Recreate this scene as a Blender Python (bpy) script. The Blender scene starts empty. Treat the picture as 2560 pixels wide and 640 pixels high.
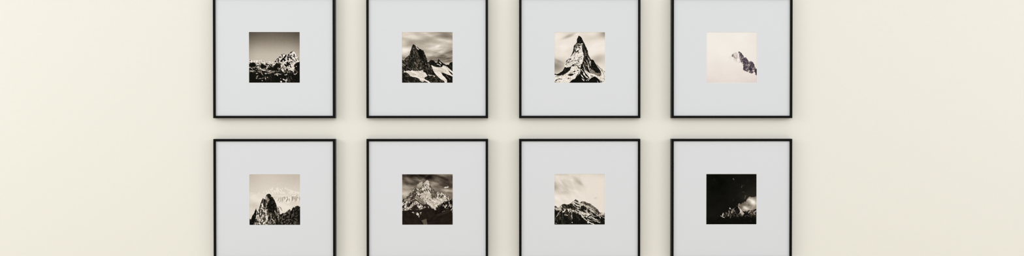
"""Eight black framed mountain photographs hung in two rows on a cream gallery wall."""
import bpy, bmesh, math, random
from mathutils import Vector, Matrix

# ---------------------------------------------------------------- photo prints
# Each print is a sepia mountain picture worked out tone by tone on a fine grid
# (0..127 across and down) and laid into the paper's own colour.
import numpy as np
NP = 240
_g = (np.arange(NP) + 0.5) / NP * 127.0
PX, PY = np.meshgrid(_g, _g)


def lattice(shape_seed, x, y):
    rng = np.random.RandomState(shape_seed)
    tab = rng.rand(128, 128)
    xi = np.floor(x).astype(int); yi = np.floor(y).astype(int)
    fx = x - xi; fy = y - yi
    fx = fx * fx * (3 - 2 * fx); fy = fy * fy * (3 - 2 * fy)
    a = tab[yi % 128, xi % 128]; b = tab[yi % 128, (xi + 1) % 128]
    c = tab[(yi + 1) % 128, xi % 128]; d = tab[(yi + 1) % 128, (xi + 1) % 128]
    return (a * (1 - fx) + b * fx) * (1 - fy) + (c * (1 - fx) + d * fx) * fy


def noise(wx, wy=None, ang=0.0, seed=1, octs=3, gain=0.70):
    """fractal noise around 0..1, wavelengths wx along and wy across the direction ang"""
    wy = wy or wx
    a = math.radians(ang)
    u = PX * math.cos(a) + PY * math.sin(a)
    v = -PX * math.sin(a) + PY * math.cos(a)
    out = 0; amp = 1.0; tot = 0
    for k in range(octs):
        out = out + amp * lattice(seed * 13 + k, u / wx * 2 ** k + 31.7 * k + 50, v / wy * 2 ** k + 17.3 * k + 50)
        tot += amp; amp *= gain
    return np.clip((out / tot - 0.5) * 1.7 + 0.5, 0, 1)


def sstep(a, b, x):
    t = np.clip((x - a) / (b - a), 0, 1)
    return t * t * (3 - 2 * t)


def warp(jag, jw, seed):
    if not jag:
        return PX, PY
    return (PX + (noise(jw, seed=seed, octs=2) - 0.5) * 2 * jag,
            PY + (noise(jw, seed=seed + 7, octs=2) - 0.5) * 2 * jag)


def seg_dist(X, Y, p, q):
    dx, dy = q[0] - p[0], q[1] - p[1]
    L = dx * dx + dy * dy + 1e-9
    t = np.clip(((X - p[0]) * dx + (Y - p[1]) * dy) / L, 0, 1)
    return np.hypot(X - p[0] - t * dx, Y - p[1] - t * dy), t


def poly(pts, soft=0.6, jag=0.0, jw=3.0, seed=3):
    X, Y = warp(jag, jw, seed)
    dist = np.full(X.shape, 1e9); inside = np.zeros(X.shape, bool)
    n = len(pts)
    for i in range(n):
        p, q = pts[i], pts[(i + 1) % n]
        d, _ = seg_dist(X, Y, p, q)
        dist = np.minimum(dist, d)
        if p[1] != q[1]:
            cond = ((p[1] > Y) != (q[1] > Y)) & (X < (q[0] - p[0]) * (Y - p[1]) / (q[1] - p[1]) + p[0])
            inside ^= cond
    sd = np.where(inside, dist, -dist)
    return sstep(-soft, soft, sd)


def below(line, soft=0.6, jag=0.0, jw=3.0, seed=3):
    """everything under a skyline given left to right"""
    return poly([(-20, line[0][1])] + list(line) + [(150, line[-1][1]), (150, 200), (-20, 200)], soft, jag, jw, seed)


def line(pts, w, soft=0.6, jag=0.0, jw=3.0, seed=5):
    X, Y = warp(jag, jw, seed)
    m = np.zeros(X.shape)
    ws = w if isinstance(w, (list, tuple)) else [w] * len(pts)
    for i in range(len(pts) - 1):
        d, t = seg_dist(X, Y, pts[i], pts[i + 1])
        ww = (ws[i] * (1 - t) + ws[i + 1] * t) / 2
        m = np.maximum(m, sstep(-soft, soft, ww - d))
    return m


def dots(lst, soft=0.7, jag=0.5, jw=2.5, seed=9):
    X, Y = warp(jag, jw, seed)
    m = np.zeros(X.shape)
    for x, y, r in lst:
        m = np.maximum(m, sstep(-soft, soft, r - np.hypot(X - x, Y - y)))
    return m


def glow(x, y, rx, ry, ang=0.0):
    a = math.radians(ang)
    u = (PX - x) * math.cos(a) + (PY - y) * math.sin(a)
    v = -(PX - x) * math.sin(a) + (PY - y) * math.cos(a)
    return np.exp(-(u / rx) ** 2 - (v / ry) ** 2)


def mix(t, v, m):
    return t * (1 - m) + v * m


def lines(t, v, specs, brk=.35, **k):
    k['jag'] = k.get('jag', 0) * 1.0
    k['jw'] = 2.3
    gap = sstep(brk - .14, brk + .10, noise(2.6, 2.0, 20, seed=77, octs=2))
    for pts, w in specs:
        t = mix(t, v, line(pts, w, **k) * (.35 + .65 * gap))
    return t


def finish(t, ground, amp=.16, specks=.3, sharp=.5):
    """film grain, grit on the rock and a crisp print"""
    grit = noise(1.9, 2.3, 25, seed=91, octs=2) - .5
    t = t + ground * grit * amp * (.35 + 1.3 * sstep(.04, .4, t))
    t = t - ground * specks * sstep(.66, .80, noise(2.8, 1.9, 35, seed=92, octs=2)) * sstep(.6, .9, t)
    t = t + (noise(1.6, seed=93, octs=1) - .5) * .009
    b = t
    for ax in (0, 1):                                               # unsharp mask, about one picture pixel wide
        q = np.take(b, np.clip(np.arange(-3, NP + 3), 0, NP - 1), axis=ax)
        k = [.05, .12, .2, .26, .2, .12, .05]
        b = sum(k[i] * np.take(q, np.arange(i, i + NP), axis=ax) for i in range(7))
    return np.clip(t + sharp * (t - b), 0, 1)


SEPIA = ([0, .12, .25, .5, .75, .9, 1.0],
         [(3, 4, 1), (26, 25, 19), (58, 53, 45), (124, 115, 101), (192, 183, 167), (232, 224, 211), (247, 242, 232)])
MAUVE = ([0, .25, .5, .75, .9, 1.0],
         [(34, 29, 42), (86, 76, 84), (140, 127, 127), (196, 184, 177), (230, 221, 212), (241, 238, 228)])
UMBER = ([0, .12, .25, .5, .75, .9, 1.0],
         [(5, 3, 1), (32, 25, 20), (62, 54, 45), (122, 112, 98), (192, 182, 165), (232, 224, 210), (246, 240, 228)])


def colours(tone, table):
    tone = np.clip(tone, 0, 1)
    c = np.stack([np.interp(tone, table[0], [v[k] for v in table[1]]) for k in range(3)], -1)
    return c                                                        # 8 bit display values


def print_far_massif():
    # grey sky paling to the horizon over a snow ridge and a black forested valley
    t = .40 + .36 * sstep(-12, 66, PY)
    t = t + (noise(2, seed=2) - .5) * .012
    t = t - .06 * glow(127, 0, 50, 30) - .05 * glow(0, 0, 40, 30) - .05 * glow(127, 50, 18, 50) - .05 * glow(0, 50, 14, 50)
    ridge = [(0, 69), (3, 68.5), (6, 70), (10, 71), (15, 70), (19, 71), (24, 71.5), (28, 69.5), (30, 69), (33, 70), (37, 72.5), (43, 73),
             (48, 73.5), (54, 73), (58, 74), (61, 74), (64, 73), (67, 70), (69, 66), (71, 64), (75, 63.5), (77, 60), (79, 58), (82, 56),
             (83, 54.5), (85, 54.5), (87, 53), (88, 52), (90, 54.5), (94, 56.5), (97, 56), (100, 55), (101, 53), (103, 50), (106, 49.5),
             (108, 47.5), (111, 47.2), (114, 48.5), (115.5, 52), (117, 55), (119.5, 58), (121, 61), (124, 63), (127, 65)]
    m = below(ridge, .55, .7, 2.5, 4)
    # the ground: snow high up, forest low down
    n = noise(4.5, 3, 20, seed=11, octs=3)
    fine = noise(2.2, 2.2, 0, seed=12, octs=2)
    line_y = np.interp(PX, [0, 14, 30, 45, 60, 78, 90, 110, 127], [76, 79, 78, 79, 83, 78, 90, 96, 76])
    snow = sstep(.30, .62, n + (line_y - PY) * .055)
    g = mix(.04 + .05 * fine, .93 - .14 * fine, snow)
    # flecks in the valley
    fl = sstep(.56, .70, noise(3.6, 2.4, 15, seed=21)) * sstep(127, 92, PY) * .8
    g = mix(g, .72, fl * (1 - snow) * sstep(112, 86, PY))
    # the massif: rock ribs on snow
    mass = poly([(64, 76), (70, 62), (80, 54), (94, 55), (104, 48), (116, 48), (127, 64), (127, 72), (112, 82), (104, 90), (88, 84), (76, 76)], 1.5)
    rock = sstep(.46, .60, noise(6, 2.2, 62, seed=31, octs=3))
    g = mix(g, mix(.95, .12, rock) - .1 * fine, mass)
    g = mix(g, .93, line([(89, 57), (85, 61)], 3.0, jag=.5))
    g = mix(g, .06, poly([(95, 55.5), (93, 61), (88, 68), (81, 75), (78, 75.5), (81, 69), (87, 63), (92, 57)], .6, .8))
    g = lines(g, .08, [([(100, 54.5), (105, 51)], 3.4), ([(107, 51), (108.5, 48)], 2.2), ([(82, 56), (83, 63)], 2.0), ([(63, 75), (70, 68)], 1.3),
                       ([(91, 71), (85, 78.5)], 1.8), ([(75, 61), (79, 66)], 1.2), ([(98, 57), (100, 62), (105, 67)], 2.6)], jag=.6)
    g = mix(g, .1, dots([(71, 67, 1.6), (117.5, 60.5, 2.2), (112, 58, 1.3), (111, 61, 1.4), (88, 52.5, .9), (78, 62, 1.3), (105, 74, 1.8),
                         (109, 74.5, 1.6), (123, 67, 1.8), (101, 76, 2), (98, 80, 2.5)], jag=.8))
    g = mix(g, .96, poly([(107.5, 50), (110, 48.5), (114, 49.5), (115, 53), (112, 55), (107, 53)], .6, .4))
    g = lines(g, .95, [([(117, 63), (125, 70), (118, 77), (111, 83)], [3, 5, 6, 5]), ([(94, 73), (90, 75), (85, 80)], 3.6), ([(107, 78), (110, 84)], 2.4),
                       ([(78, 77), (86, 75)], 2.6), ([(109, 62), (114, 67)], 1.6), ([(115, 56), (120, 62)], 1.4)], jag=.8)
    dk = .05 + .05 * fine
    g = mix(g, dk, poly([(128, 73), (121, 75), (115, 79), (112, 85), (116, 96), (128, 100)], .8, .9))
    g = mix(g, dk, poly([(65, 80), (70, 77.5), (77, 79.5), (80, 84), (78, 91), (70, 90), (64, 94), (60, 88)], 1.2, 1.8, 4) * .95)
    g = mix(g, dk, poly([(90, 82), (96, 78.5), (101, 80), (102, 84), (97, 85), (94, 90), (90, 87)], .9, 1.6, 3) * .9)
    g = mix(g, .02 + .05 * fine, poly([(-2, 81), (6, 77.5), (11, 76.5), (15, 79), (18, 83), (14, 86), (10, 84.5), (4, 87), (-2, 85)], .8, 1.3, 3.5) * .95)
    g = mix(g, .03 + .05 * fine, poly([(25, 85), (29, 83), (33, 80.5), (37, 82), (43, 83), (45, 86.5), (42, 90), (37, 91.5), (32, 90), (27, 88)], .8, 1.2, 3.5) * .95)
    g = lines(g, .08, [([(16, 82), (24, 85)], 2.0), ([(20, 78), (26, 80)], 1.6), ([(44, 80), (52, 83)], 2.2), ([(50, 85), (58, 86)], 1.8), ([(8, 89), (14, 94), (22, 95)], 2.6), ([(2, 92), (10, 96)], 2)], jag=1.0)
    g = mix(g, dk, poly([(47, 88), (56, 87), (64, 88), (72, 93), (66, 97), (50, 95)], .8, .8))
    g = lines(g, .9, [([(22, 86), (28, 92.5)], 1.7), ([(23, 87), (27, 88), (31, 93), (37, 96), (42, 94), (46, 88), (44, 85)], [1.5, 2.4, 2, 3, 2.2, 2.4, 2]),
                      ([(4, 98.5), (7, 98), (13, 97)], [3.6, 2.4, 1.3]), ([(4, 89), (9, 93)], 1.6), ([(18, 103), (22, 103)], 1.4), ([(21, 110), (24, 108.5)], 1.3),
                      ([(25, 117), (29, 116)], 1.5), ([(48, 98), (53, 97.5)], 1.6), ([(56, 98), (62, 98.5)], 1.4), ([(40, 103.5), (44, 104)], 1.6),
                      ([(65, 106), (72, 104.5), (79, 105.5)], [3, 2.2, 1.6]), ([(69, 106), (72, 109)], 2), ([(74, 93.5), (79, 90)], 1.4),
                      ([(82, 84), (80, 89)], [5, 1.5]), ([(82.5, 92), (85, 96), (88, 100)], [4, 5, 2.5]), ([(88, 86), (92, 90.5)], 2.2),
                      ([(96, 88), (99, 86.5), (103, 88.5)], [3.5, 4.5, 2]), ([(112.5, 105.5), (116, 106), (121, 100)], [2.0, 1.5, .9]),
                      ([(109, 98.5), (112, 97)], 1.2), ([(84, 118), (90, 120), (94, 121), (94.5, 116)], [1.5, 2.2, 2.4, 1.2]), ([(110, 90), (107, 92)], 1)],
              jag=.7)
    g = lines(g, .55, [([(23, 98), (30, 100)], 2.6), ([(30, 99), (36, 110)], [3.4, 1.6]), ([(44, 97), (55, 101), (62, 100)], 2.6), ([(46, 103), (55, 103.5)], 1.8),
                       ([(21, 110), (19, 115)], 3.0), ([(31, 116), (37, 115)], 1.3), ([(40, 112), (42, 120)], 1.5), ([(90, 100), (93, 98)], 1.4),
                       ([(96, 102), (97, 98)], 1.6), ([(101, 101), (101.5, 96)], 1.6)], jag=.9)
    g = mix(g, .9, dots([(80, 124, 2.2), (92, 124.5, 1.4), (79, 116.5, 1), (33, 121.5, .9), (105, 92, 1.6), (99, 95, 1.2), (101, 93.5, 1), (97, 101, 1),
                         (1, 89, 1), (90, 107, 1.3), (94, 106, 1.2), (118, 86, .9), (112, 91, 1), (18, 93, .7), (46, 113, 1), (41, 116, .9)]))
    g = g + sstep(.5, .75, noise(3, seed=41)) * .2 * poly([(92, 108), (104, 106), (114, 118), (112, 126), (94, 126)], 3)
    g = g + sstep(.5, .8, noise(2, 5, seed=42)) * .12 * poly([(40, 104), (62, 104), (62, 124), (40, 124)], 4)
    return finish(mix(t, g, m), m, .13, .15)


def print_dark_tooth():
    # streaked cloud behind a black rock tooth with glaciers at its foot
    t = .715 + (noise(34, 13, 4, seed=3, octs=4, gain=.45) - .5) * .22
    for x, y, rx, ry, v, a in [(20, 6, 40, 14, .16, 0), (6, 46, 16, 9, .20, 0), (78, 38, 22, 7, .16, 0), (90, 35, 7, 3, .12, -15), (112, 8, 26, 9, -.24, 8),
                               (36, 21, 22, 5, -.10, 3), (50, 40, 16, 6, -.08, -8), (108, 56, 24, 6, -.16, -18), (100, 68, 40, 6, -.16, 0), (12, 35, 18, 5, -.07, 0),
                               (4, 66, 12, 5, -.18, 0), (112, 79, 12, 3, .10, -6), (120, 24, 14, 4, .10, -5), (100, 20, 20, 3, .08, 5)]:
        t = t + v * glow(x, y, rx, ry, a)
    t = t + (noise(15, 3.4, -8, seed=6, octs=3, gain=.5) - .5) * .20 * sstep(28, 60, PY) * sstep(50, 74, PX)
    fine = noise(2.2, seed=7, octs=3)
    rock = .09 + .22 * sstep(.45, .9, noise(4, 2.2, 55, seed=8, octs=3)) + .10 * (fine - .5)
    back = [(60, 78), (64, 76), (67, 75), (69, 73), (71, 69.2), (74, 69.5), (76, 71), (78, 69.5), (80, 72), (83, 76), (88, 77), (90.5, 67), (92, 66.5),
            (95, 71), (98, 74), (103, 77.5), (107, 80), (111, 82), (113, 81), (116, 82), (118, 80.5), (120, 76.5), (123, 75), (127, 75)]
    t = mix(t, rock * .7, below([(-2, 100)] + [(58, 99)] + back, .55, .5, 3, 14) * (PX > 50))
    tooth = [(-5, 69), (0, 68), (3, 70), (5, 71), (8, 67), (11, 64), (13, 62), (15.5, 60), (17, 58), (18.5, 58.5), (20, 53), (22, 47), (24, 40), (26, 34),
             (27, 32), (29.5, 30.8), (31, 32), (34, 34.5), (36, 36.8), (39, 36.5), (42, 39.5), (45, 42), (49, 43.5), (51, 45.5), (52.5, 44), (54, 47),
             (57, 53), (60, 61), (62, 67), (64, 74), (68, 78), (73, 86), (80, 100), (96, 118), (112, 128)]
    m = poly(tooth + [(-5, 140)], .55, .6, 3, 15)
    face = rock + .07 * sstep(20, 40, PX) * sstep(58, 40, PX)
    face = face + .14 * glow(14, 66, 8, 12) * sstep(.4, .7, fine) + .10 * glow(30, 46, 6, 12) * sstep(.4, .7, fine)
    face = mix(face, .03 + .05 * fine, poly([(42, 44), (50, 46), (56, 62), (55, 72), (48, 68), (43, 58), (36, 44)], 2.5, 1.5))
    face = mix(face, .34, line([(52.5, 46), (54, 60), (58, 72)], 1.3, 1.2, .8) * .6)
    face = face + .16 * sstep(.5, .8, noise(2.4, 9, 6, seed=18)) * sstep(70, 82, PY) * sstep(100, 92, PY)
    t = mix(t, face, m)
    base = .10 + .24 * sstep(.5, .85, noise(4, 1.8, 38, seed=22, octs=3)) + .08 * (fine - .5)
    t = mix(t, base, poly([(-4, 86), (6, 100), (22, 110), (56, 118), (75, 100), (100, 122), (114, 140), (-4, 140)], 1, .8))
    t = lines(t, .55, [([(1, 79), (8, 83.5)], 1.6), ([(1, 84), (5, 86)], 1.0), ([(12, 87), (22, 93.5)], .9)], jag=.4)
    sn = .93 - .13 * sstep(.35, .8, noise(9, 2.2, 20, seed=24, octs=3))
    left = poly([(4, 100), (6, 95.5), (8, 98), (13, 97), (16, 96), (21, 97), (24, 95), (29, 96.5), (37, 97), (45, 97), (52, 95), (53, 99), (58, 101),
                 (61, 105), (64, 109), (60, 112.5), (57, 112), (56, 116), (60, 119), (66, 122), (72, 126.5), (68, 128), (60, 123), (54, 120.5), (55, 124),
                 (51, 124.5), (45, 121), (44, 117.5), (40, 115), (33, 113), (23, 111), (20, 108), (16, 104), (11, 101)], .55, .5)
    t = mix(t, sn - .10 * glow(48, 107, 12, 5), left)
    gl = poly([(73, 82.3), (76, 83), (79, 85.5), (85, 87), (91, 88), (97, 88), (100.5, 86.5), (102, 83), (107, 84), (112, 86), (117, 90), (121, 94),
               (126, 98), (129, 101), (129, 113), (122, 109), (116, 107), (108, 104), (102, 101.5), (98.5, 102.5), (102, 108), (107, 113), (112, 119),
               (113, 123), (112.5, 128), (108, 127), (104, 121.5), (97, 118), (92, 113.5), (86, 107), (80, 100), (77.5, 95), (75.5, 88)], .55, .4)
    t = mix(t, sn - .12 * glow(98, 97, 12, 4), gl)
    t = mix(t, base * .9, poly([(115, 96), (118, 96.5), (124, 101), (128, 106), (128, 109), (122, 104)], .6, .5))
    t = mix(t, .6, line([(110, 88), (118, 93)], 1.0, .9, .5) * .6)
    t = mix(t, base, dots([(100.5, 99.5, .9), (98, 100.5, 1)]))
    t = lines(t, .93, [([(94, 75.5), (97, 79.5)], [2, 3]), ([(88, 80), (93, 81.5), (96, 84.5)], 1.4), ([(67, 107.5), (74, 108.2), (82, 110.3)], [2.2, 1.3, 1.8])], jag=.4)
    t = mix(t, .05, line([(98, 81.5), (101, 84)], 2.2, jag=.5))
    t = mix(t, .97, poly([(35.5, 37.5), (38, 38.5), (41, 42), (42.5, 45), (40, 43.5), (37, 40.5)], .5, .2))
    t = lines(t, .5, [([(111, 108), (120, 118)], 1), ([(66, 79), (70, 84)], .8)], jag=.6)
    return finish(t, np.maximum(m, sstep(92, 100, PY)) * (1 - .8 * np.maximum(left, gl)), .14, .0)


def print_lone_pyramid():
    # one steep snow pyramid filling the sheet
    t = .905 + (noise(34, 14, -18, seed=5, octs=3, gain=.4) - .5) * .07
    for x, y, rx, ry, v, a in [(36, 10, 16, 4, -.20, -22), (56, 5, 6, 2, .08, -20), (127, 2, 14, 12, -.26, 0), (100, 14, 26, 8, -.07, -15), (4, 86, 22, 16, -.30, 12),
                               (10, 72, 14, 3, -.10, 25), (112, 66, 22, 12, -.16, -10), (100, 38, 24, 20, .04, 0), (24, 40, 22, 16, .03, 0), (6, 44, 10, 8, -.06, 0)]:
        t = t + v * glow(x, y, rx, ry, a)
    fine = noise(2.0, seed=7, octs=2)
    med = noise(3.4, 2.2, -30, seed=8, octs=3)
    ridge = [(-4, 102), (0, 102), (4, 104), (9, 104), (12, 102), (18, 98), (22, 95), (24, 91), (24.5, 88), (25, 84), (26, 78), (28, 73), (31, 69), (35, 66),
             (38, 65), (40, 62), (42, 58), (45, 52), (47, 46), (48, 40), (49, 33), (51, 31), (53, 30), (55, 27), (56, 24), (56.5, 18), (58.5, 13), (61, 9),
             (63, 9), (64.5, 10.5), (66, 11), (69, 15), (72, 21), (75, 27), (78, 34), (81, 41), (84, 48), (84.5, 54), (87, 59), (89, 64), (91, 67), (94, 69),
             (96, 68), (99, 71), (103, 76), (108, 82), (113, 87), (118, 91), (123, 96), (130, 101)]
    g = .97 - .08 * fine
    g = mix(g, .10, sstep(.60, .78, noise(4.2, 1.8, -24, seed=9, octs=3)) * poly([(54, 36), (68, 36), (73, 62), (70, 84), (44, 86), (28, 80), (30, 68), (42, 60)], 3) * .85)
    # summit cap and bands under it
    g = mix(g, .05 + .16 * sstep(.55, .8, fine), poly([(56, 30), (56, 16), (61, 7), (66, 10), (74, 26), (70, 29), (62, 28)], .7, .5))
    g = mix(g, .10 + .5 * sstep(.5, .7, noise(5, 1.5, -5, seed=13)), poly([(48, 38), (48, 31), (55, 26), (62, 28), (70, 29), (69, 34), (60, 34.5), (53, 36)], .7, .6))
    g = lines(g, .07, [([(50, 34), (49, 44), (46.5, 52), (43, 58), (40.5, 62)], [5, 4, 4, 2.6, 1]), ([(53, 38), (57, 36)], 2)], jag=.8)
    g = mix(g, .08, sstep(.52, .70, noise(2.4, 1.8, 20, seed=14, octs=2)) * poly([(52, 35), (68, 35), (69, 48), (60, 52), (50, 50)], 2))
    g = mix(g, .95, dots([(69.5, 29.5, 1.7), (60, 41, 2), (56, 46, 1.4)]))
    # the right hand face in shade of its own rock, streaked with snow
    face = .05 + .20 * sstep(.5, .8, noise(7, 2, 66, seed=15, octs=3)) + .05 * fine
    fm = poly([(70, 30), (74, 26), (79, 34), (84, 46), (86, 57), (92, 68), (97, 68), (105, 80), (116, 99), (117, 106), (100, 103), (92, 104), (84, 100),
               (72, 92), (64, 90), (66, 86), (72, 70), (74, 60), (71, 48), (69.5, 40)], .8, .8)
    g = mix(g, face, fm)
    g = lines(g, .45, [([(77, 46), (79, 58)], 2.2), ([(73, 70), (79, 80)], 2), ([(83, 62), (90, 74)], 1.8)], jag=.8)
    g = lines(g, .88, [([(86, 66), (92, 77)], 2.0), ([(88, 72), (90.5, 84)], 1.5), ([(74, 72), (80, 84)], 1.2), ([(72, 82), (76, 92)], 1.3), ([(84, 84), (88, 96), (92, 104)], 1.8),
                      ([(80, 70), (85, 80), (86, 88)], 1.3), ([(64, 95), (70, 91)], 1.4), ([(76, 92), (84, 100)], 1.1), ([(90, 90), (93, 101)], 1.2)], jag=.7)
    g = mix(g, .04, poly([(66, 84), (71, 80), (72, 88), (69, 93), (65, 92)], .8, .8))
    g = mix(g, .05 + .12 * sstep(.6, .8, fine), poly([(92, 72), (97, 69), (103, 80), (110, 90), (116, 99), (113, 101), (104, 98), (96, 94), (92, 86)], .9, .7))
    g = mix(g, .52 - .12 * sstep(108, 118, PX), poly([(93, 93), (97, 95), (102, 100), (108, 103), (117, 100.5), (117, 109), (114, 111), (106, 108.5), (97, 103.5), (91, 99)], .7, .3))
    # lower left cliff and ledges
    g = mix(g, .06 + .12 * sstep(.55, .8, fine), poly([(24, 90), (26, 86), (30, 89), (36, 88), (41, 86), (42, 90), (38, 96), (34, 100), (28, 104), (22, 107), (10, 109), (-2, 106),
                                                    (-2, 103), (6, 105), (12, 102), (20, 97)], .7, .7))
    g = mix(g, .55, line([(8, 109), (22, 108.5)], 2.0, .8, .5) * .8)
    g = lines(g, .10, [([(30, 74), (34, 69), (40, 66)], 2.0), ([(26, 79), (30, 81)], 1.6), ([(42, 86), (48, 81), (55, 80)], 2.0), ([(46, 84), (52, 83)], 1.6), ([(57, 83), (62, 90), (66, 90)], [2, 3.6, 3]),
                      ([(52, 72), (62, 68)], 1.3), ([(36, 76), (44, 72)], 1.1)], jag=1.1)
    low = poly([(44, 88), (50, 85.5), (56, 84), (58, 92), (65, 96), (64, 103), (54, 114), (42, 122), (34, 128), (-4, 128), (-4, 111), (10, 114), (20, 112), (27, 108.5), (34, 103), (40, 97)], .8, .5)
    g = mix(g, .95 - .07 * noise(6, 3, -40, seed=19), low)
    g = mix(g, .06, poly([(33, 107), (38, 105), (44, 104), (49.5, 104.5), (47, 107.5), (42, 109.5), (36, 109)], .6, .4))
    g = mix(g, .5, poly([(34, 105.5), (40, 100.5), (47, 101), (46, 103), (40, 105)], .8, .4) * .7)
    g = lines(g, .10, [([(34, 116.5), (40, 115.5)], 2.0), ([(48, 99), (52, 98)], 2.2), ([(50, 104), (53, 104)], 1.1), ([(58, 96), (61, 95.5)], 2.2), ([(4, 121), (10, 117), (18, 117)], [3.2, 2.2, 1.6]),
                       ([(0, 124.5), (4, 125)], 1.6), ([(12, 124.5), (14, 124)], 1.1), ([(54, 112), (62, 101)], 1.6), ([(3, 111), (12, 111.5)], 1.5)], jag=.7)
    # lower right fans, snowfield, bottom rocks
    fan = mix(.92, .08, sstep(.44, .54, noise(12, 2.2, 52, seed=23, octs=2)))
    g = mix(g, fan, poly([(66, 92), (72, 92), (82, 100), (92, 108), (92, 114), (82, 124), (70, 124), (66, 108), (63, 100)], 1.2, .8))
    g = mix(g, .94 - .05 * fine, poly([(87, 103), (94, 103), (104, 108.5), (114, 112), (118, 106), (117, 99), (98, 70), (104, 77), (118, 91.5), (130, 101), (130, 128), (118, 128), (110, 116), (104, 111), (94, 112), (90, 108)], .7, .3))
    g = mix(g, .55, poly([(90, 107), (95, 108), (98, 111), (94, 113), (91, 111)], .7))
    g = lines(g, .12, [([(107, 82), (112, 88), (116, 92)], 1.5), ([(119, 92), (127, 100)], 1.7), ([(118, 95), (121, 100), (124, 104)], 1.3), ([(118, 122), (124, 124)], 1.6), ([(124, 117), (128, 119)], 1.2)], jag=.6)
    g = lines(g, .55, [([(101, 76), (112, 92), (120, 105)], .8), ([(110, 84), (122, 98)], .8)], jag=.5)
    g = mix(g, .03 + .06 * fine, poly([(34, 129), (44, 120), (51, 117), (55, 112), (60, 107), (64, 103), (67, 108), (69, 118), (73, 122), (79, 121), (85, 122), (89, 117), (95, 113), (100, 111), (103, 111.5),
                                       (108, 115), (114, 120), (118, 123), (120, 129)], .7, .7))
    g = lines(g, .9, [([(113, 119), (117, 126)], 1.0), ([(108, 122), (109.5, 127)], .9)], jag=.4)
    m = below(ridge, .55, .5, 2.5, 4)
    return finish(mix(t, g, m), m, .11, .10)


def print_cloud_rock():
    # a rock ridge breaking out of pale cloud, most of the sheet empty
    t = .985 - .085 * sstep(40, 125, PY + 8 * (noise(60, seed=2) - .5)) + (noise(40, seed=3) - .5) * .03
    t = t - .045 * glow(127, 127, 40, 16) - .035 * glow(0, 127, 40, 14) - .04 * glow(127, 30, 26, 50)
    t = mix(t, .9, line([(29, 56), (31, 62)], 1.5, 2.5) * .3)
    fine = noise(2.2, 3.0, 0, seed=5, octs=3)
    rock = .20 + .34 * sstep(.40, .9, noise(2.6, 3.4, 20, seed=6, octs=3))
    # main buttress and the right hand one
    top = [(54, 64), (59, 61.5), (63, 59), (65, 54.5), (67, 53.3), (72, 51), (77, 49), (79, 48.3), (84, 49), (87, 51), (90, 55), (94, 60), (94.5, 63.5), (97, 63), (100, 63.5), (104, 69),
           (107, 73), (108, 74), (110, 72), (113, 72.3), (117, 75), (120, 80), (122, 86), (124, 91), (130, 93)]
    m = below(top, .55, .35, 2.5, 8)
    veil = below([(50, 66), (62, 68), (74, 74), (84, 78), (90, 84), (93, 96), (99, 100), (107, 101), (113, 105), (118, 102), (122, 106), (130, 112)], 2.2, 1.6, 4, 9)
    fade = mix(np.ones_like(PX), 0 * PX, veil)
    light = mix(t, .72, sstep(.45, .8, noise(2.6, 9, -8, seed=10, octs=2)) * .9 * glow(76, 61, 12, 12))
    body = light
    body = mix(body, .34, line([(65, 57), (65.5, 60)], 3.2, .9, .6) * .9)
    body = mix(body, .46, line([(68, 56), (70, 62), (73, 66)], [2.0, 2.6, 1.4], 1.0, .8) * .8)
    body = mix(body, .70, line([(77, 52), (78, 63)], 2.2, 1.4, .8) * .75)
    body = mix(body, .78, line([(62, 60), (57, 63)], 1.6, 1.6) * .5)
    body = mix(body, .5, line([(63, 59.3), (67, 54), (73, 51.2)], 1.0, .6, .3) * .7)
    body = mix(body, rock, poly([(78, 45), (86, 46), (96, 55), (97, 62), (94.5, 66), (92, 71), (88, 69), (86, 61), (82.5, 55)], .9, .6))
    body = mix(body, .48, dots([(87, 69, 1.3), (89, 72, 1.3), (88, 74.5, 1), (91, 71, 1.6), (85, 63, 1)], jag=.9))
    body = mix(body, rock, poly([(93, 60), (100, 60), (108, 70), (109, 76), (109, 92), (104, 98), (97, 98), (92, 94), (92, 82), (90.5, 72)], 1.4, .9))
    body = mix(body, .14 + .15 * fine, poly([(95, 65), (99, 63), (104, 69), (105, 75), (98, 74), (95, 70)], 1.5, 1))
    body = mix(body, rock + .05, poly([(106, 73), (111, 69), (119, 73), (125, 88), (132, 92), (132, 112), (123, 106), (121, 97), (118, 101), (113, 104), (108, 101), (105, 90)], 1.4, .9))
    body = mix(body, .14 + .12 * fine, poly([(110, 76), (116, 77), (120, 86), (119, 90), (113, 86)], 2, 1))
    body = mix(body, .10, dots([(111, 93, 3.7)], 1.0, .8))
    body = mix(body, .12, poly([(122, 92), (130, 92), (130, 109), (125, 106), (121, 98)], 1, .8))
    body = mix(body, rock, poly([(82, 52), (88, 62), (92, 78), (88, 76), (84, 66)], 1.5, 1.6) * .7)
    body = mix(body, .86, dots([(118.5, 96.5, 2.2), (106, 80, .8), (103, 90, 1.3), (100, 93, 1.2), (107, 96, 1.5)], 1.0, 1.0))
    haze = .5 * glow(109, 72, 4, 3)
    body = mix(body, t, haze)
    return finish(mix(t, body, m * fade), m * fade * sstep(76, 82, PX), .18, .0)


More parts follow.
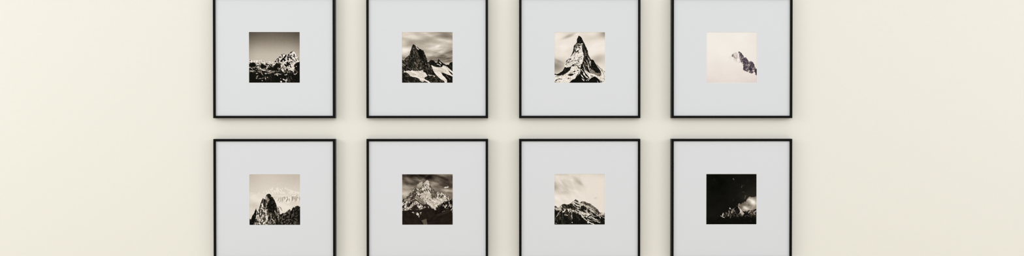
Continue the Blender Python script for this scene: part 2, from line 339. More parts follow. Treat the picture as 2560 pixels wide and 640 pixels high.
def print_split_spire():
    # a dark split spire in front of pale far snow peaks
    t = .82 + .04 * sstep(0, 45, PY) - .05 * glow(127, 0, 60, 40) - .05 * glow(0, 0, 30, 60) + (noise(3, seed=2) - .5) * .01
    far = [(30, 46), (37, 43.5), (42, 41), (48, 38), (53, 36), (56, 33.5), (58, 32.5), (60, 33.5), (63, 34), (67, 34), (69, 31.8), (72, 35.5), (76, 36.5), (79, 37.5), (83, 34), (86, 35), (89, 34.5), (92, 33),
           (95, 35.5), (99, 39), (101, 37), (104, 39.5), (107, 40), (112, 42), (121, 43.5), (127, 44)]
    peaks = .915 - .085 * sstep(.5, .75, noise(6, 2.6, 55, seed=4, octs=2))
    t = mix(t, peaks, below(far, 1.2, .4) * sstep(55, 46, PY) * .85)
    haze = .875 + (noise(30, 8, seed=5) - .5) * .07
    t = mix(t, haze, sstep(47, 52, PY + 4 * sstep(40, 0, PX)))
    t = mix(t, .78, line([(64, 50), (112, 50.5)], 1.2, 1.2) * .5)
    t = mix(t, .92, poly([(2, 58), (12, 49), (22, 58), (34, 72), (26, 74), (10, 70)], 4) * .6)
    t = mix(t, .78, glow(10, 78, 14, 10) * .5)
    mid = below([(60, 66), (68, 62), (72, 59), (78, 57), (85, 57), (95, 56), (104, 54), (110, 52.5), (116, 51.5), (127, 52)], 1) * (PX > 58)
    t = mix(t, .92 - .20 * sstep(.45, .75, noise(2.6, 11, 8, seed=6, octs=2)), mid * sstep(72, 64, PY))
    for p, w, v in [([(74, 61), (71, 66)], 3, .7), ([(87, 57), (88, 63)], 1.6, .62), ([(94, 57), (95, 63)], 2.0, .55), ([(95, 63), (92, 68)], 1.3, .36), ([(108.5, 57), (109, 65)], 2.2, .56), ([(110, 55), (108, 58)], 1.2, .42),
                    ([(120, 57), (122, 60)], 1.6, .6), ([(78, 58), (80, 60)], 1.6, .68), ([(100, 62), (101, 66)], 1.4, .58), ([(126, 60), (126, 64)], 2, .7), ([(114, 63), (114, 66)], 1.4, .7)]:
        t = mix(t, v, line(p, w, .9, .7) * .85)
    t = mix(t, .95, dots([(97, 70, 3.6), (108, 54, 2), (100, 58, 2.5)], 2.0) * .8)
    t = mix(t, .93, poly([(66, 72), (80, 76), (104, 80), (100, 88), (80, 98), (74, 90)], 5) * .6)
    t = mix(t, .80, glow(112, 74, 16, 5) * .5)
    t = mix(t, .60, line([(73, 81), (77, 83), (82, 91)], [1, 3.0, 1.2], .9, .5) * .85)
    fine = noise(2.2, 2.8, 0, seed=7, octs=3)
    # right hand ridge
    rr = [(66, 110), (76, 101), (79, 99), (82, 97), (86, 97.5), (89, 96), (91, 94.5), (94, 92), (97, 90), (101, 87.5), (103, 91.5), (106, 89), (108, 84), (109.5, 81.3), (112, 83.5), (115, 81), (117, 79), (122, 79), (124, 82), (130, 78)]
    rt = .07 + .30 * sstep(.42, .85, noise(5, 2.2, -58, seed=8, octs=3)) * (1 - .6 * sstep(112, 127, PX))
    t = mix(t, rt, below(rr, .6, .8, 3, 9) * (PX > 64))
    t = mix(t, .03, line([(108, 86), (104, 98), (102, 106)], 3, 1.2, 1.0) * .8)
    # spire
    sp = [(-4, 108), (0, 110), (2, 112), (4, 112), (7, 104), (11, 98), (14, 91), (16.5, 84), (18, 89), (20, 92), (22, 90), (24, 86), (26, 80), (28, 73), (30, 68), (31.5, 63), (33, 61), (34.5, 60), (36, 61.5), (38, 62.5),
          (40, 59), (42, 52), (44, 50), (46, 49.3), (48, 49), (50, 49), (53, 51), (54.5, 54), (56.5, 57), (58, 56.5), (60, 60), (62, 64), (64, 68), (66, 72), (69, 80.5), (73, 85), (75, 92), (76, 101), (75, 112), (74, 128)]
    m = poly(sp + [(-4, 140)], .55, .5, 2.5, 12)
    g = .10 + .28 * sstep(.45, .85, noise(3, 6, 12, seed=13, octs=3)) + .06 * fine
    leftm = poly([(17, 88), (24, 86), (32, 76), (40, 86), (47, 103), (47, 128), (15, 128)], 2, 1)
    g = mix(g, .26 + .55 * sstep(.38, .75, noise(2.6, 5, 8, seed=14, octs=3)), leftm)
    g = mix(g, .30 + .45 * sstep(.4, .7, noise(2.4, 9, 6, seed=15, octs=2)), poly([(40, 58), (44, 50), (46, 56), (48, 66), (46, 74), (40, 86), (36, 82), (40, 70)], 1.2, .8) * .75)
    g = mix(g, .75, line([(43, 52), (41, 64)], 1.8, .7, .5) * .85)
    g = mix(g, .70, line([(47, 60), (48, 67)], 2.0, .8, .5) * .7)
    g = mix(g, .62, line([(34, 62), (35, 74)], 3.2, 1.2, .8) * .7)
    g = lines(g, .92, [([(31, 72), (33, 79), (30, 85)], [3.6, 4, 3]), ([(28, 87), (33, 87), (36, 91), (41, 98), (44, 104), (45, 114), (41, 118), (35, 124)], [2, 3, 2.6, 2, 2.4, 2.4, 3, 3.2]), ([(44, 89), (40, 92), (42, 97)], [3, 2, 1.6]),
                       ([(21, 88), (22, 95)], 2.2), ([(28, 92), (28, 100)], 1.5)], jag=.9)
    g = mix(g, .04 + .12 * sstep(.6, .8, fine), poly([(16.5, 84), (17.5, 90), (17, 104), (14, 116), (9, 128), (-4, 128), (-4, 108), (2, 112), (4, 112)], .8, .5))
    g = lines(g, .05, [([(34, 60), (29, 74), (26, 84)], [2, 2.4, 2]), ([(39, 63), (37, 72), (38, 80)], 2.2), ([(44, 51), (40, 60)], 1.3)], jag=.6)
    g = mix(g, .03 + .16 * sstep(.5, .8, fine), poly([(50, 54), (58, 62), (66, 76), (68, 92), (58, 96), (48, 94), (45, 80), (49, 66)], 2.2, 1.5))
    g = lines(g, .74, [([(71, 88), (72, 98), (71.5, 112)], [1.6, 2.0, 1.6]), ([(69, 82), (72, 88)], 1.4), ([(64, 92), (65, 96)], 2.4)], jag=.6)
    g = lines(g, .78, [([(54, 98), (53.5, 106), (56, 114)], [1.2, 1.6, 1]), ([(52, 112), (51, 126)], 1.4), ([(57, 113), (62, 118)], 1.5), ([(58, 122), (63, 121)], 1.5), ([(48, 118), (46, 126)], 1.3)], jag=.8)
    g = mix(g, .40, glow(50, 99, 6, 3.5) * .7)
    g = lines(g, .88, [([(13, 122), (21, 122)], 1.6), ([(24, 122), (27, 125)], 2.4), ([(14, 124), (14, 127)], 1.3), ([(35, 122), (33, 127)], 2)], jag=.7)
    g = lines(g, .05, [([(31, 121), (32, 127)], 1.8), ([(22, 125), (23, 127)], 1.8), ([(69, 110), (67, 127)], 4), ([(49, 107), (47, 112)], 2.2), ([(25, 98), (26, 106)], 1.6), ([(32, 92), (33, 95)], 2)], jag=.8)
    return finish(mix(t, g, m), np.maximum(m, below(rr) * (PX > 72)), .20, .2)


def print_stormy_pyramid():
    # a broad glaciated peak, brown storm sky above, dark valley below
    t = .35 + .32 * sstep(8, 60, PY) * sstep(85, 15, PX) + .12 * sstep(25, 48, PY) * sstep(60, 80, PX) + (noise(22, 9, 16, seed=3, octs=4, gain=.55) - .5) * .30
    for x, y, rx, ry, v, a in [(20, 2, 40, 7, -.16, 0), (70, 6, 26, 9, -.16, 0), (12, 10, 9, 5, .14, 40), (36, 14, 14, 3, .12, 18), (110, 24, 22, 7, -.18, 14), (58, 8, 12, 3, .08, -40), (52, 12, 9, 4, .08, -45),
                               (6, 42, 14, 16, .12, 0), (24, 25, 12, 3, -.10, 5), (75, 26, 12, 8, .20, -20), (92, 22, 16, 5, .08, -20), (114, 41, 18, 4.5, .36, 4), (84, 34, 14, 4, .10, -10), (112, 50, 20, 4, .14, 10), (118, 2, 12, 3, .1, 0), (97, 2, 10, 3, .12, 10)]:
        t = t + v * glow(x, y, rx, ry, a)
    t = mix(t, .80 - .012 * (PY - 18), poly([(36, 31), (41, 24.5), (46, 21), (49, 18), (51.5, 19.5), (53, 25), (50, 31), (43, 36)], 2.0, 2.2, 5))
    t = mix(t, .88, poly([(104, 34.5), (108, 32), (113, 30.5), (117, 31.5), (115, 34), (109, 35)], .8, .6))
    t = mix(t, .25, line([(110, 32), (113, 31.5)], 1.1))
    fine = noise(2.2, seed=7, octs=3)
    rib = noise(5, 2.4, 58, seed=8, octs=3)
    g = .38 + .50 * sstep(.32, .70, rib) + .10 * (fine - .5)
    # left flank greyer and darker, towards the crest
    lf = poly([(-2, 66), (20, 47), (33, 32), (38, 46), (36, 58), (18, 70), (-2, 76)], 2.5, 1)
    g = mix(g, .26 + .36 * sstep(.35, .75, noise(4.5, 3, -40, seed=10, octs=3, gain=.55)), lf)
    g = mix(g, .86 - .25 * sstep(.55, .75, rib), poly([(57, 22), (63, 15), (67, 18), (69, 26), (66, 30), (58, 31), (54, 28)], 1.0, .6))
    g = mix(g, .34 + .22 * (fine - .5) + .1 * rib, poly([(72, 33), (77, 37), (84, 43), (87, 47), (88, 58), (82, 62), (75, 58), (72, 48)], 1.2, 1.2))
    g = mix(g, .86 - .12 * fine, poly([(48, 48), (60, 42), (68, 44), (72, 56), (75, 64), (62, 66), (53, 63), (47, 56)], 2, 2) * .9)
    g = mix(g, .86 - .2 * sstep(.5, .8, noise(6, 2, 20, seed=12, octs=2)), poly([(58, 62), (76, 64), (92, 62), (106, 56), (112, 60), (100, 72), (90, 78), (84, 86), (74, 84), (62, 74)], 2, 1.5) * .9)
    g = mix(g, .50 + .12 * (fine - .5), poly([(34, 58), (42, 57), (52, 64), (58, 72), (52, 76), (40, 66)], 1.2, .8))
    g = lines(g, .22, [([(34, 33), (36, 42), (38, 50)], 1.6), ([(44, 37), (40, 34)], 1.4), ([(52, 28), (47, 36)], 1.6), ([(38, 54), (44, 55)], 3), ([(69, 20), (70.5, 28)], 1.4), ([(58, 28), (64, 27)], 1.6), ([(78, 38), (84, 43)], 2.6),
                       ([(60, 60), (72, 66)], 1.1), ([(30, 42), (33, 47)], 2.6), ([(20, 48), (22, 50)], 2.4), ([(98, 47), (101, 52)], 1.4)], jag=1.0)
    g = lines(g, .90, [([(37, 35), (40, 40)], 1.8), ([(88, 47), (90, 56)], 2.2), ([(99, 48), (106, 54)], 2.6), ([(36, 44), (40, 52)], 1.3), ([(92, 50), (88, 60)], 1.5)], jag=.9)
    # the low ridge in front, rough and high in contrast
    g = mix(g, .12 + .70 * sstep(.40, .62, noise(4.4, 2.4, -35, seed=14, octs=3)), poly([(-2, 72), (12, 68), (24, 66), (32, 66), (26, 78), (16, 88), (6, 90), (-2, 86)], 1.8, 1.2))
    g = mix(g, .24 + .1 * fine, poly([(22, 70), (30, 63), (36, 63), (46, 72), (56, 78), (52, 79), (44, 74), (35, 66.5), (28, 71)], 1, .7))
    g = mix(g, .13 + .72 * sstep(.46, .62, noise(3.6, 2.2, 50, seed=15, octs=3)), poly([(35, 67), (44, 74), (52, 80), (48, 86), (42, 88), (34, 78)], 1, .8))
    g = mix(g, .74, line([(33, 70), (24, 80), (18, 85)], [3, 3, 2], .8, 1.0) * .85)
    g = mix(g, .13 + .08 * fine, poly([(34, 76), (40, 84), (44, 88), (26, 90), (20, 87), (28, 80)], 1.2, .8))
    g = mix(g, .15 + .5 * sstep(.6, .75, rib), poly([(52, 76), (62, 75), (72, 80), (72, 85), (60, 83), (52, 82)], 1, .8))
    # dark foreground
    dk = .075 + .07 * noise(14, 5, 48, seed=16, octs=3) * sstep(70, 50, PX) + .06 * noise(14, 5, -30, seed=18, octs=3) * sstep(50, 70, PX) + .02 * fine
    dk = mix(dk, .05, line([(58, 97), (66, 92), (74, 112)], 2, 2) * .6)
    dk = mix(dk, .19, line([(62, 96), (72, 108)], 4, 3) * .6)
    g = mix(g, dk, below([(-4, 92), (10, 91), (20, 89), (32, 89.5), (44, 89), (52, 86), (60, 83.5), (70, 84.5), (80, 86.5), (84, 92), (127, 92)], .9, .8))
    g = mix(g, .06 + .55 * sstep(.66, .8, noise(5, 2.4, -35, seed=17, octs=3)), poly([(82, 95), (86, 84), (92, 79), (100, 72.5), (107, 69), (114, 66), (130, 61), (130, 100), (112, 90), (90, 102), (82, 101)], .9, .9))
    g = mix(g, .05 + .03 * fine, poly([(82, 98), (88, 84), (100, 78), (110, 84), (100, 94), (86, 101)], 2, 1) * .85)
    g = lines(g, .80, [([(107, 83), (111, 76)], 3.2), ([(118, 75), (118, 80)], 2.0), ([(102, 80), (106, 79)], 1.6), ([(96, 74), (100, 71)], 1.5), ([(122, 77), (121, 83)], 1.3)], jag=.9)
    g = mix(g, .17, poly([(84, 102), (100, 96), (116, 87), (124, 92), (112, 99), (92, 105)], 2.5))
    g = mix(g, .14, poly([(60, 92), (70, 88), (80, 100), (76, 106), (66, 100)], 3) * .6)
    g = mix(g, .22 + .62 * sstep(.42, .62, noise(3, 2.2, 60, seed=19, octs=2)), poly([(23, 95.5), (29, 94.5), (37, 96), (42, 98), (45, 95), (49.5, 95), (47, 101), (43, 108), (38, 104), (34, 99)], .8, .6))
    g = mix(g, .05, line([(41, 104), (48, 98)], 1.3, .8))
    g = mix(g, .36 + .06 * (fine - .5), poly([(48.5, 116), (55, 113.5), (61, 112), (61.5, 118), (64, 128), (55, 128)], 1.0, .4))
    m = below([(-4, 66), (0, 64), (4, 60.5), (9, 58), (14, 54), (19, 48), (23, 43), (27, 37), (30, 33), (33, 31.3), (36, 31.3), (38, 34), (41, 35), (44, 36.5), (48, 33), (51, 29), (54, 24), (57, 20),
                            (60, 17), (63, 15), (66, 15.5), (68, 19), (69.5, 24), (70.5, 28), (73, 31), (76, 36), (79, 39), (83, 43), (88, 45), (94, 44), (98, 46), (103, 49), (108, 50), (113, 54), (118, 57), (121, 60), (130, 62)], .6, .7, 2.5, 21)
    return finish(mix(t, g, m), m * sstep(98, 86, PY), .15, .08)


def print_low_ridge():
    # a striped low ridge under a big pale sky
    t = .90 + (noise(26, 15, 40, seed=3, octs=4, gain=.5) - .5) * .12 * sstep(96, 40, PX)
    for x, y, rx, ry, v, a in [(4, 32, 12, 10, -.19, 0), (0, 22, 5, 5, -.08, 0), (34, 32, 17, 12, -.09, 30), (58, 17, 13, 6, -.12, 40), (66, 24, 9, 4, -.10, 40), (16, 21, 12, 2, .07, 50), (14, 2, 22, 3, -.07, 0), (22, 47, 15, 5, -.05, 0), (104, 60, 4, 2, -.06, -20),
                               (10, 62, 16, 6, .04, 0), (46, 16, 6, 2, .05, 30), (127, 0, 40, 8, -.04, 0)]:
        t = t + v * glow(x, y, rx, ry, a)
    fine = noise(2.2, seed=7, octs=3)
    sky = [(-4, 80), (0, 80), (3, 80), (6, 81.5), (8, 84), (12, 83.5), (15, 80), (19, 76), (22, 75), (26, 74.5), (30, 76), (34, 76.5), (37, 75), (41, 73), (45, 70), (49, 68), (51, 65), (54, 63), (57, 65.5), (60, 68), (62, 71),
           (64, 72), (67, 70), (69, 69), (71, 67.5), (76, 68.5), (80, 71), (86, 73), (91, 74), (94, 78), (98, 80), (103, 84), (108, 88), (112, 94), (115, 97), (119, 97), (130, 98)]
    ny = np.interp(PX, [0, 10, 20, 40, 60, 80, 100, 127], [88, 90, 92, 93, 100, 102, 104, 106])
    st = noise(8, 2.0, 28, seed=8, octs=3)
    g = mix(.86 - .15 * fine, .15, sstep(.42, .60, st))                    # high ground
    low = .05 + .06 * fine + .75 * sstep(.68, .80, noise(9, 2, 24, seed=9, octs=3)) * sstep(46, 60, PX) * sstep(124, 112, PY)
    low = low + .16 * sstep(.55, .85, noise(2.2, 14, 0, seed=10, octs=2)) * sstep(70, 40, PX)
    g = mix(g, low, sstep(-3, 3, PY - ny + 5 * (noise(8, seed=11) - .5)))
    g = mix(g, .78, poly([(0, 84), (8, 85), (16, 80), (22, 76), (20, 84), (14, 90), (4, 92)], 1.2, 1.0) * .8)
    g = mix(g, .30, poly([(-2, 79), (4, 80), (7, 83), (4, 85), (-2, 83)], .8, .6))
    g = mix(g, .10 + .28 * sstep(.45, .75, noise(3.5, 2.4, 30, seed=12, octs=3)), poly([(19, 79), (22, 74), (34, 76), (38, 74), (44, 74), (48, 80), (54, 84), (56, 92), (48, 90), (40, 87), (30, 86), (19, 87)], 1.0, .9))
    g = mix(g, .30 + .2 * (fine - .5), poly([(50, 66.5), (54, 62.5), (58, 65.5), (61, 69), (57, 71), (52, 69)], .8, .5))
    g = mix(g, mix(.90, .25, sstep(.5, .62, noise(12, 1.8, 26, seed=13, octs=2))), poly([(44, 72), (50, 68), (58, 72), (66, 76), (66, 86), (58, 88), (52, 80)], 1.2, .8))
    g = lines(g, .06, [([(51, 71), (56, 74)], 1.6), ([(46, 75), (54, 78)], 1.2), ([(54, 80), (58, 90)], 2.2), ([(45, 85), (52, 90)], 1.8)], jag=.7)
    g = mix(g, .82 - .1 * fine, poly([(64, 72), (72, 73), (80, 78), (86, 84), (80, 90), (70, 80), (64, 82)], 1.4, 1.0) * .9)
    g = mix(g, .07 + .2 * sstep(.6, .8, fine), poly([(67, 82), (72, 78.5), (77, 81), (82, 87), (80, 91), (74, 90), (70, 93), (64, 92), (65, 87)], .9, 1.0))
    g = mix(g, .40 + .35 * (noise(4, 2, 40, seed=14) - .5), poly([(70, 68), (80, 70), (91, 74), (104, 84), (113, 96), (106, 98), (96, 90), (84, 80), (72, 72)], 1.2, .8))
    g = mix(g, .16, line([(104, 90), (113, 99)], 3, 1.2, .9) * .7)
    g = lines(g, .88, [([(82, 80), (94, 87)], 2.2), ([(96, 86), (100, 92)], 1.4)], jag=.7)
    fan = mix(.92, .10, sstep(.50, .62, noise(2.6, 8, 24, seed=15, octs=2)))
    g = mix(g, fan, poly([(20, 90), (26, 88), (34, 87), (42, 92), (44, 100), (38, 98), (34, 93), (26, 95), (20, 96)], 1.0, .8))
    g = mix(g, mix(.85, .15, sstep(.48, .62, noise(5, 2.6, 30, seed=16, octs=3))), poly([(60, 92), (72, 96), (90, 100), (96, 106), (84, 106), (72, 102), (62, 100)], 1.4, 1.2))
    g = lines(g, .82, [([(17, 90), (11, 97), (9, 102), (5, 107)], [1.4, 1.6, 1.6, .8]), ([(43, 92), (44, 100), (45, 112)], [2, 1.4, 1]), ([(35, 88), (42, 90), (48, 94)], 1.8), ([(51, 92), (58, 96), (64, 101)], [2.0, 2.2, 2]),
                      ([(10, 102), (15, 100)], 1.4), ([(66, 100), (70, 107), (76, 112), (83, 118), (92, 123), (102, 128)], [2.4, 2.6, 1.6, 1.8, 2.0, 2.4]), ([(26, 102), (34, 103)], 1.6), ([(54, 105), (59, 106)], 1.2),
                      ([(60, 110), (64, 115)], 2.2), ([(88, 106), (98, 110), (100, 113), (112, 116)], 1.6), ([(96, 115), (106, 119), (115, 122)], 1.5), ([(104, 101), (110, 104), (116, 110)], 1.4), ([(118, 106), (127, 110)], 1.2), ([(74, 106), (82, 108)], 2)], jag=.9)
    g = mix(g, .85, dots([(85, 121, 2.6), (44.5, 122, 1.2), (5, 123, .9), (43, 105, 1.2), (62, 115, 1.2)], jag=.8))
    g = mix(g, .04 + .05 * fine, poly([(48, 98), (58, 100), (68, 108), (78, 118), (82, 128), (50, 128)], 2.0, 1.2) * .8)
    g = lines(g, .86, [([(66, 100), (70, 107), (76, 112), (83, 118), (92, 123), (102, 128)], [2.2, 2.4, 1.6, 1.8, 2.0, 2.4])], jag=.8)
    m = below(sky, .6, .6, 2.5, 21)
    return finish(mix(t, g, m), m, .16, .12)


def print_night_ridge():
    # nearly black sheet, a lit crest and a break in the cloud low on the right
    t = .045 + .06 * sstep(20, 127, PX) * sstep(-30, 50, PY) + (noise(20, seed=3, octs=4, gain=.5) - .5) * .04
    t = t + .05 * glow(118, 46, 26, 22) + .035 * glow(90, 60, 22, 12) + .03 * glow(20, 100, 40, 20) - .03 * glow(36, 24, 28, 26)
    wisps = [([(68.5, 12), (69.8, 15)], [2.2, 1.6], .5), ([(90.5, 27), (89, 34)], [.9, 1.8], .36), ([(93, 31), (96, 28)], 1.6, .2), ([(92, 46), (94, 44.5), (96, 46)], 1.8, .26), ([(86, 49), (91, 47)], 1.2, .18), ([(19.5, 11), (22.5, 18)], 1.3, .15),
             ([(99, 55), (97, 62)], [3, 2.4], .34), ([(69, 64), (68.5, 68)], 2.0, .17), ([(81.5, 52), (82, 54)], 1.2, .2), ([(58, 70), (60, 72)], 1.4, .13), ([(105, 16), (102, 20)], 3, .13)]
    for p, w, v in wisps:
        t = mix(t, v, line(p, w, 1.2, .9) * .9)
    cl = poly([(80, 80), (80, 75.5), (84, 74), (88, 77), (92, 73), (95, 69.5), (99, 70), (104, 66), (106, 60), (110, 56.5), (113, 59.5), (118, 58.5), (122, 58), (130, 56), (130, 96), (92, 96)], 1.6, 2.2, 6, 4)
    c = .58 + (noise(14, 7, -25, seed=5, octs=3) - .5) * .22
    for x, y, rx, ry, v, a in [(118, 72, 9, 7, .36, 40), (112, 66, 9, 4, .16, 20), (98, 84, 7, 4, .32, 20), (92, 78, 10, 6, -.14, 0), (88, 86, 5, 4, -.1, 0), (122, 84, 10, 5, .02, 0), (104, 89, 12, 3, .16, 0)]:
        c = c + v * glow(x, y, rx, ry, a)
    t = mix(t, c, cl)
    fine = noise(2.2, 3.0, 0, seed=7, octs=3)
    m = below([(10, 130), (15, 127), (20, 121), (28, 114.5), (34, 109), (36, 104.5), (40, 101), (43, 97), (45, 100), (47, 101), (50, 96.5), (53, 97), (55, 94), (58, 86), (60, 84.5), (62, 87), (66, 85), (68, 88), (73, 84), (75, 81), (78, 79.7), (81, 81), (85, 84),
               (88, 90), (92, 93), (96, 94.5), (104, 92), (108, 90), (114, 91), (120, 90), (124, 88), (130, 86)], .6, .5, 2.5, 8)
    fall = sstep(127, 96, PY)
    g = .025 + .03 * fine + fall * .55 * sstep(.34, .85, noise(2.4, 4.4, 10, seed=9, octs=3)) * sstep(30, 44, PX) * sstep(116, 94, PY)
    g = g + .12 * sstep(.5, .8, noise(4, 2.4, 30, seed=10)) * sstep(92, 108, PX) * sstep(118, 92, PY)
    g = mix(g, .02, poly([(74, 81), (79, 80), (84, 92), (86, 104), (74, 98)], 1.5, 1) * .7)
    g = mix(g, .74 + .2 * (fine - .5) - .3 * sstep(96, 106, PY), poly([(80.5, 81.5), (85, 84.5), (88.5, 89), (92, 93.5), (95.5, 100), (93, 104), (89.5, 106), (87.5, 99), (85, 91), (82.5, 86)], .9, .7))
    g = mix(g, .92, line([(86, 88), (88, 97)], 1.3, .8, .3))
    for p, w, v in [([(60, 86), (60, 88)], 2.2, .95), ([(59.5, 94), (57, 101), (55.5, 105)], [1.4, 1.6, 2.4], .6), ([(43.3, 98), (42, 104)], [2.0, 2.0], .92), ([(37, 105), (41, 107.5), (46, 110)], 1.4, .8), ([(52, 96), (50.5, 101)], 1.4, .45),
                    ([(66.5, 88), (68, 93)], 2.0, .4), ([(84, 98), (82, 102)], 2.0, .42), ([(78, 103), (80, 106)], 2, .36), ([(109, 96), (114, 100), (119, 104)], 1.5, .42), ([(102, 103.5), (108, 107)], 1.6, .28), ([(62, 106), (61, 110)], 1.8, .32),
                    ([(66, 99), (65, 104)], 1.6, .3), ([(49, 105), (48, 108)], 1.6, .26), ([(81, 84), (82, 88)], 1, .5), ([(28, 113.5), (24, 117)], 1.0, .12), ([(112, 116), (112, 120)], 1.6, .16)]:
        g = mix(g, v, line(p, w, .8, .6))
    return finish(mix(t, g, m), m, .12, .1)


PRINTS = [(print_far_massif, SEPIA), (print_dark_tooth, SEPIA), (print_lone_pyramid, SEPIA), (print_cloud_rock, MAUVE),
          (print_split_spire, SEPIA), (print_stormy_pyramid, UMBER), (print_low_ridge, SEPIA), (print_night_ridge, SEPIA)]


# ---------------------------------------------------------------- colours and light levels
WALL_RGB = (227, 225.5, 216)
MAT_RGB = (212, 215, 218.5)
FRAME_RGB = (9, 9, 8)
FRAME_SPEC = .08
FLOOR_RGB = (216, 207, 194)
PRINT_GAIN = np.array((.925, .93, .965))
WORLD_COL = (1.0, 1.0, 1.0)
WORLD_STR = 0.77
EXPOSURE = 0.0
AREAS = [('side light west', (-4.6, -2.6, 2.6), (0, 0, 1.5), 2.0, 2.0, 60, (1, .99, .97)),  # west and east: unseen area lights added for inward shading, no windows there
         ('side light east', (4.6, -2.6, 2.6), (0, 0, 1.5), 2.0, 2.0, 46, (1, .978, .965)),
         ('front fill light', (0, -5.0, 3.2), (0, 0, 1.45), 3.0, 1.5, 52, (1, .99, .97))]  # unseen frontal fill, added to lift the gaps between frames


# ---------------------------------------------------------------- helpers
scene = bpy.context.scene
COL = scene.collection


def obj(name, bm, mat, parent=None, smooth=False):
    me = bpy.data.meshes.new(name)
    bmesh.ops.recalc_face_normals(bm, faces=bm.faces)
    bm.to_mesh(me); bm.free()
    if smooth:
        for p in me.polygons:
            p.use_smooth = True
    o = bpy.data.objects.new(name, me)
    COL.objects.link(o)
    me.materials.append(mat)
    if parent is not None:
        o.parent = parent
    return o


def box(bm, x0, x1, y0, y1, z0, z1):
    v = [bm.verts.new((x, y, z)) for x in (x0, x1) for y in (y0, y1) for z in (z0, z1)]
    for f in ((0, 1, 3, 2), (4, 6, 7, 5), (0, 4, 5, 1), (2, 3, 7, 6), (0, 2, 6, 4), (1, 5, 7, 3)):
        bm.faces.new([v[i] for i in f])


def square_ring(bm, profile):
    """sweep a closed profile of (half size, depth) points round a square, mitred at the corners"""
    rows = []
    for h, y in profile:
        rows.append([bm.verts.new((sx * h, y, sz * h)) for sx, sz in ((-1, -1), (1, -1), (1, 1), (-1, 1))])
    n = len(rows)
    for i in range(n):
        a, b = rows[i], rows[(i + 1) % n]
        for k in range(4):
            bm.faces.new((a[k], a[(k + 1) % 4], b[(k + 1) % 4], b[k]))


# ---------------------------------------------------------------- materials
def srgb(c):
    return tuple((v / 255 / 12.92) if v / 255 <= .04045 else ((v / 255 + .055) / 1.055) ** 2.4 for v in c)


def material(name, rgb, rough=.6, spec=.3, grain=0.0, grain_scale=200., bump=0.0):
    m = bpy.data.materials.new(name); m.use_nodes = True
    nt = m.node_tree; b = nt.nodes['Principled BSDF']
    b.inputs['Roughness'].default_value = rough
    b.inputs['Specular IOR Level'].default_value = spec
    lin = srgb(rgb)
    b.inputs['Base Color'].default_value = (*lin, 1)
    if grain or bump:
        tc = nt.nodes.new('ShaderNodeTexCoord'); nz = nt.nodes.new('ShaderNodeTexNoise')
        nz.inputs['Scale'].default_value = grain_scale; nz.inputs['Detail'].default_value = 4
        nt.links.new(tc.outputs['Object'], nz.inputs['Vector'])
        if grain:
            r = nt.nodes.new('ShaderNodeMapRange')
            r.inputs['To Min'].default_value = 1 - grain; r.inputs['To Max'].default_value = 1 + grain
            mx = nt.nodes.new('ShaderNodeVectorMath'); mx.operation = 'SCALE'
            mx.inputs[0].default_value = lin
            nt.links.new(nz.outputs['Fac'], r.inputs['Value'])
            nt.links.new(r.outputs['Result'], mx.inputs['Scale'])
            nt.links.new(mx.outputs['Vector'], b.inputs['Base Color'])
        if bump:
            bp = nt.nodes.new('ShaderNodeBump'); bp.inputs['Strength'].default_value = bump
            bp.inputs['Distance'].default_value = .001
            nt.links.new(nz.outputs['Fac'], bp.inputs['Height'])
            nt.links.new(bp.outputs['Normal'], b.inputs['Normal'])
    return m


M_WALL = material('cream wall paint', WALL_RGB, .9, .1, .012, 60, .04)
M_FRAME = material('black lacquered wood', FRAME_RGB, .38, FRAME_SPEC, .1, 90)
M_MAT = material('pale grey mat board', MAT_RGB, .95, .05, .006, 500)
M_CORE = material('white mat board core', (236, 236, 232), .95, .05)
M_BACK = material('brown backing board', (112, 92, 70), .9, .1, .05, 120)
M_FLOOR = material('oak floor', FLOOR_RGB, .6, .2, .08, 12)


def print_material(name):
    m = bpy.data.materials.new(name); m.use_nodes = True
    nt = m.node_tree; b = nt.nodes['Principled BSDF']
    a = nt.nodes.new('ShaderNodeVertexColor'); a.layer_name = 'picture'
    nt.links.new(a.outputs['Color'], b.inputs['Base Color'])
    b.inputs['Roughness'].default_value = .8
    b.inputs['Specular IOR Level'].default_value = .03
    return m


M_PRINT = print_material('sepia photo paper')


def photo_print(func, table, half, y, parent):
    """a square sheet whose ink is the picture, one grid vertex per tone"""
    rgb = colours(func(), table) / 255.0
    lin = np.where(rgb <= .04045, rgb / 12.92, ((rgb + .055) / 1.055) ** 2.4) * PRINT_GAIN
    xs = (np.arange(NP) + .5) / NP * 2 - 1
    xs[0], xs[-1] = -1, 1
    gx, gz = np.meshgrid(xs * half, -xs * half)
    co = np.stack([gx, np.full_like(gx, y), gz], -1).reshape(-1, 3)
    idx = np.arange(NP * NP).reshape(NP, NP)
    quads = np.stack([idx[:-1, :-1], idx[1:, :-1], idx[1:, 1:], idx[:-1, 1:]], -1).reshape(-1, 4)
    # a thin sheet: the picture side and a plain back
    b0 = len(co)
    back = np.array([(-half, y + .0003, -half), (half, y + .0003, -half), (half, y + .0003, half), (-half, y + .0003, half)])
    co = np.vstack([co, back])
    me = bpy.data.meshes.new('photo_print')
    me.from_pydata(co.tolist(), [], quads.tolist() + [[b0, b0 + 3, b0 + 2, b0 + 1]])
    att = me.color_attributes.new('picture', 'FLOAT_COLOR', 'POINT')
    buf = np.ones((len(co), 4), np.float32)
    buf[:b0, :3] = lin.reshape(-1, 3)
    buf[b0:, :3] = .8
    att.data.foreach_set('color', buf.ravel())
    o = bpy.data.objects.new('photo_print', me)
    COL.objects.link(o)
    me.materials.append(M_PRINT)
    o.parent = parent
    return o


# ---------------------------------------------------------------- the frames
# local axes: x along the wall, z up, wall surface at y = 0, room towards -y
SIZE = .25                       # half the outer side of a frame
RAIL = .0097
DEPTH = .0298
GAP_X, GAP_Z = .62828, .58558
MAT_Y = -DEPTH + .0062
WINDOW = .10405                  # half the picture
CENTRE_Z = 1.45


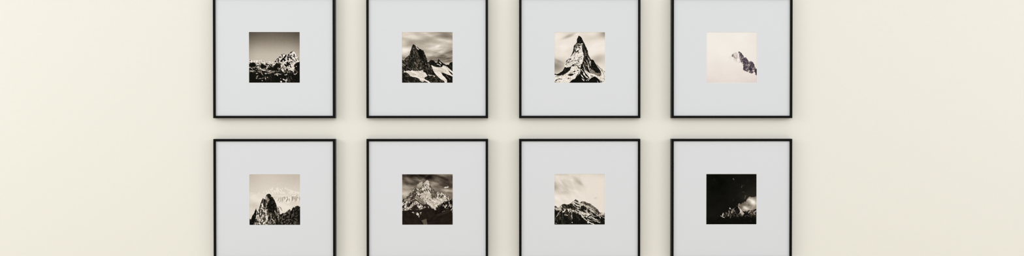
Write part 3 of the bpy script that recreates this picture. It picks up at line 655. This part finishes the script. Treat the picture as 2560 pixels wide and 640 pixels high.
def build_frame(name):
    root = bpy.data.objects.new(name, None)
    root.empty_display_size = .1
    COL.objects.link(root)
    bm = bmesh.new()                                                # moulding, slightly eased front arrises, rebate behind
    e = .0006
    square_ring(bm, [(SIZE, -.0005), (SIZE, -DEPTH + e), (SIZE - e, -DEPTH), (SIZE - RAIL + e, -DEPTH), (SIZE - RAIL, -DEPTH + e),
                     (SIZE - RAIL, MAT_Y - .0002), (SIZE - RAIL + .004, MAT_Y - .0002), (SIZE - RAIL + .004, -.0005)])
    obj('moulding', bm, M_FRAME, root)
    bm = bmesh.new()                                                # mat board with a bevelled window
    o_ = SIZE - RAIL + .0038
    square_ring(bm, [(o_, MAT_Y), (WINDOW + .0009, MAT_Y), (WINDOW, MAT_Y + .0009), (WINDOW, MAT_Y + .0016), (o_, MAT_Y + .0016)])
    mat = obj('mat_board', bm, M_MAT, root)
    mat.data.materials.append(M_CORE)
    for p in mat.data.polygons:                                     # the cut edge shows the white core
        c = p.center
        if max(abs(c.x), abs(c.z)) < WINDOW + .0012:
            p.material_index = 1
    bm = bmesh.new()
    box(bm, -o_, o_, MAT_Y + .0024, MAT_Y + .0054, -o_, o_)
    obj('backing_board', bm, M_BACK, root)
    return root


LABELS = [
    ['black-framed photo of a snowy massif under plain grey sky above dark forest',
     'black-framed photo of a dark leaning rock tooth with white glaciers at its foot',
     'black-framed photo of one steep snow-streaked pyramid peak filling the sheet',
     'black-framed photo of a small purplish rock ridge poking out of white cloud'],
    ['black-framed photo of a dark jagged spire before faint pale far peaks',
     'black-framed photo of a broad glaciated peak under a brown stormy sky',
     'black-framed photo of a low striped ridge under a big pale cloudy sky',
     'black-framed photo of a nearly black sky with one bright cloud break at right'],
]

proto = build_frame('picture_frame')
k = 0
for r in range(2):
    for c in range(4):
        if k == 0:
            root = proto
        else:
            root = proto.copy()
            COL.objects.link(root)
            for ch in list(proto.children):
                if ch.name.startswith('photo_print'):
                    continue
                d = ch.copy()
                d.parent = root
                COL.objects.link(d)
        root.location = ((c - 1.5) * GAP_X, 0, CENTRE_Z + (.5 - r) * GAP_Z)
        root['label'] = LABELS[r][c]
        root['category'] = 'picture'
        root['group'] = 'framed mountain photographs in two rows on the cream wall'
        fn, table = PRINTS[k]
        photo_print(fn, table, WINDOW + .0006, MAT_Y + .0018, root)
        k += 1


# ---------------------------------------------------------------- the room around them
def structure(name, bm, mat):
    o = obj(name, bm, mat)
    o['kind'] = 'structure'
    return o


W, H = 4.2, 2.95
bm = bmesh.new(); box(bm, -W, W, 0, .12, 0, H); structure('wall_back', bm, M_WALL)
bm = bmesh.new(); box(bm, -W, W, -6.0, .12, -.1, 0); structure('floor', bm, M_FLOOR)

# ---------------------------------------------------------------- light
world = bpy.data.worlds.new('soft daylight'); scene.world = world
world.use_nodes = True
bg = world.node_tree.nodes['Background']
bg.inputs['Color'].default_value = (*WORLD_COL, 1)
bg.inputs['Strength'].default_value = WORLD_STR


def area(name, loc, target, sx, sy, power, col):
    l = bpy.data.lights.new(name, 'AREA'); l.shape = 'RECTANGLE'; l.size = sx; l.size_y = sy
    l.energy = power; l.color = col
    o = bpy.data.objects.new(name, l); COL.objects.link(o)
    o.location = loc
    o.rotation_euler = (Vector(target) - Vector(loc)).to_track_quat('-Z', 'Y').to_euler()
    return o


for a in AREAS:
    area(*a)

# ---------------------------------------------------------------- camera
FPX = 2624.0                                                        # focal length in pixels of a 2560 wide frame
cam = bpy.data.cameras.new('camera')
cam.sensor_fit = 'HORIZONTAL'
cam.sensor_width = 36.0
cam.lens = 36.0 * FPX / 2560.0
cam.clip_start = .05
co = bpy.data.objects.new('camera', cam)
COL.objects.link(co)
yaw, pitch, roll = .0104898, -.0116006, -.00015
fwd = Vector((math.sin(yaw) * math.cos(pitch), math.cos(yaw) * math.cos(pitch), math.sin(pitch)))
right = Vector((math.cos(yaw), -math.sin(yaw), 0))
up = right.cross(fwd)
r2 = right * math.cos(roll) + up * math.sin(roll)
u2 = -right * math.sin(roll) + up * math.cos(roll)
mw = Matrix((r2, u2, -fwd)).transposed().to_4x4()
mw.translation = Vector((-.010726, -4.351829, CENTRE_Z + .052366))
co.matrix_world = mw
scene.camera = co

# ---------------------------------------------------------------- colour
vs = scene.view_settings
vs.view_transform = 'Standard'
try:
    vs.look = 'None'
except TypeError:
    pass
vs.exposure = EXPOSURE
vs.gamma = 1.0
vs.use_curve_mapping = False
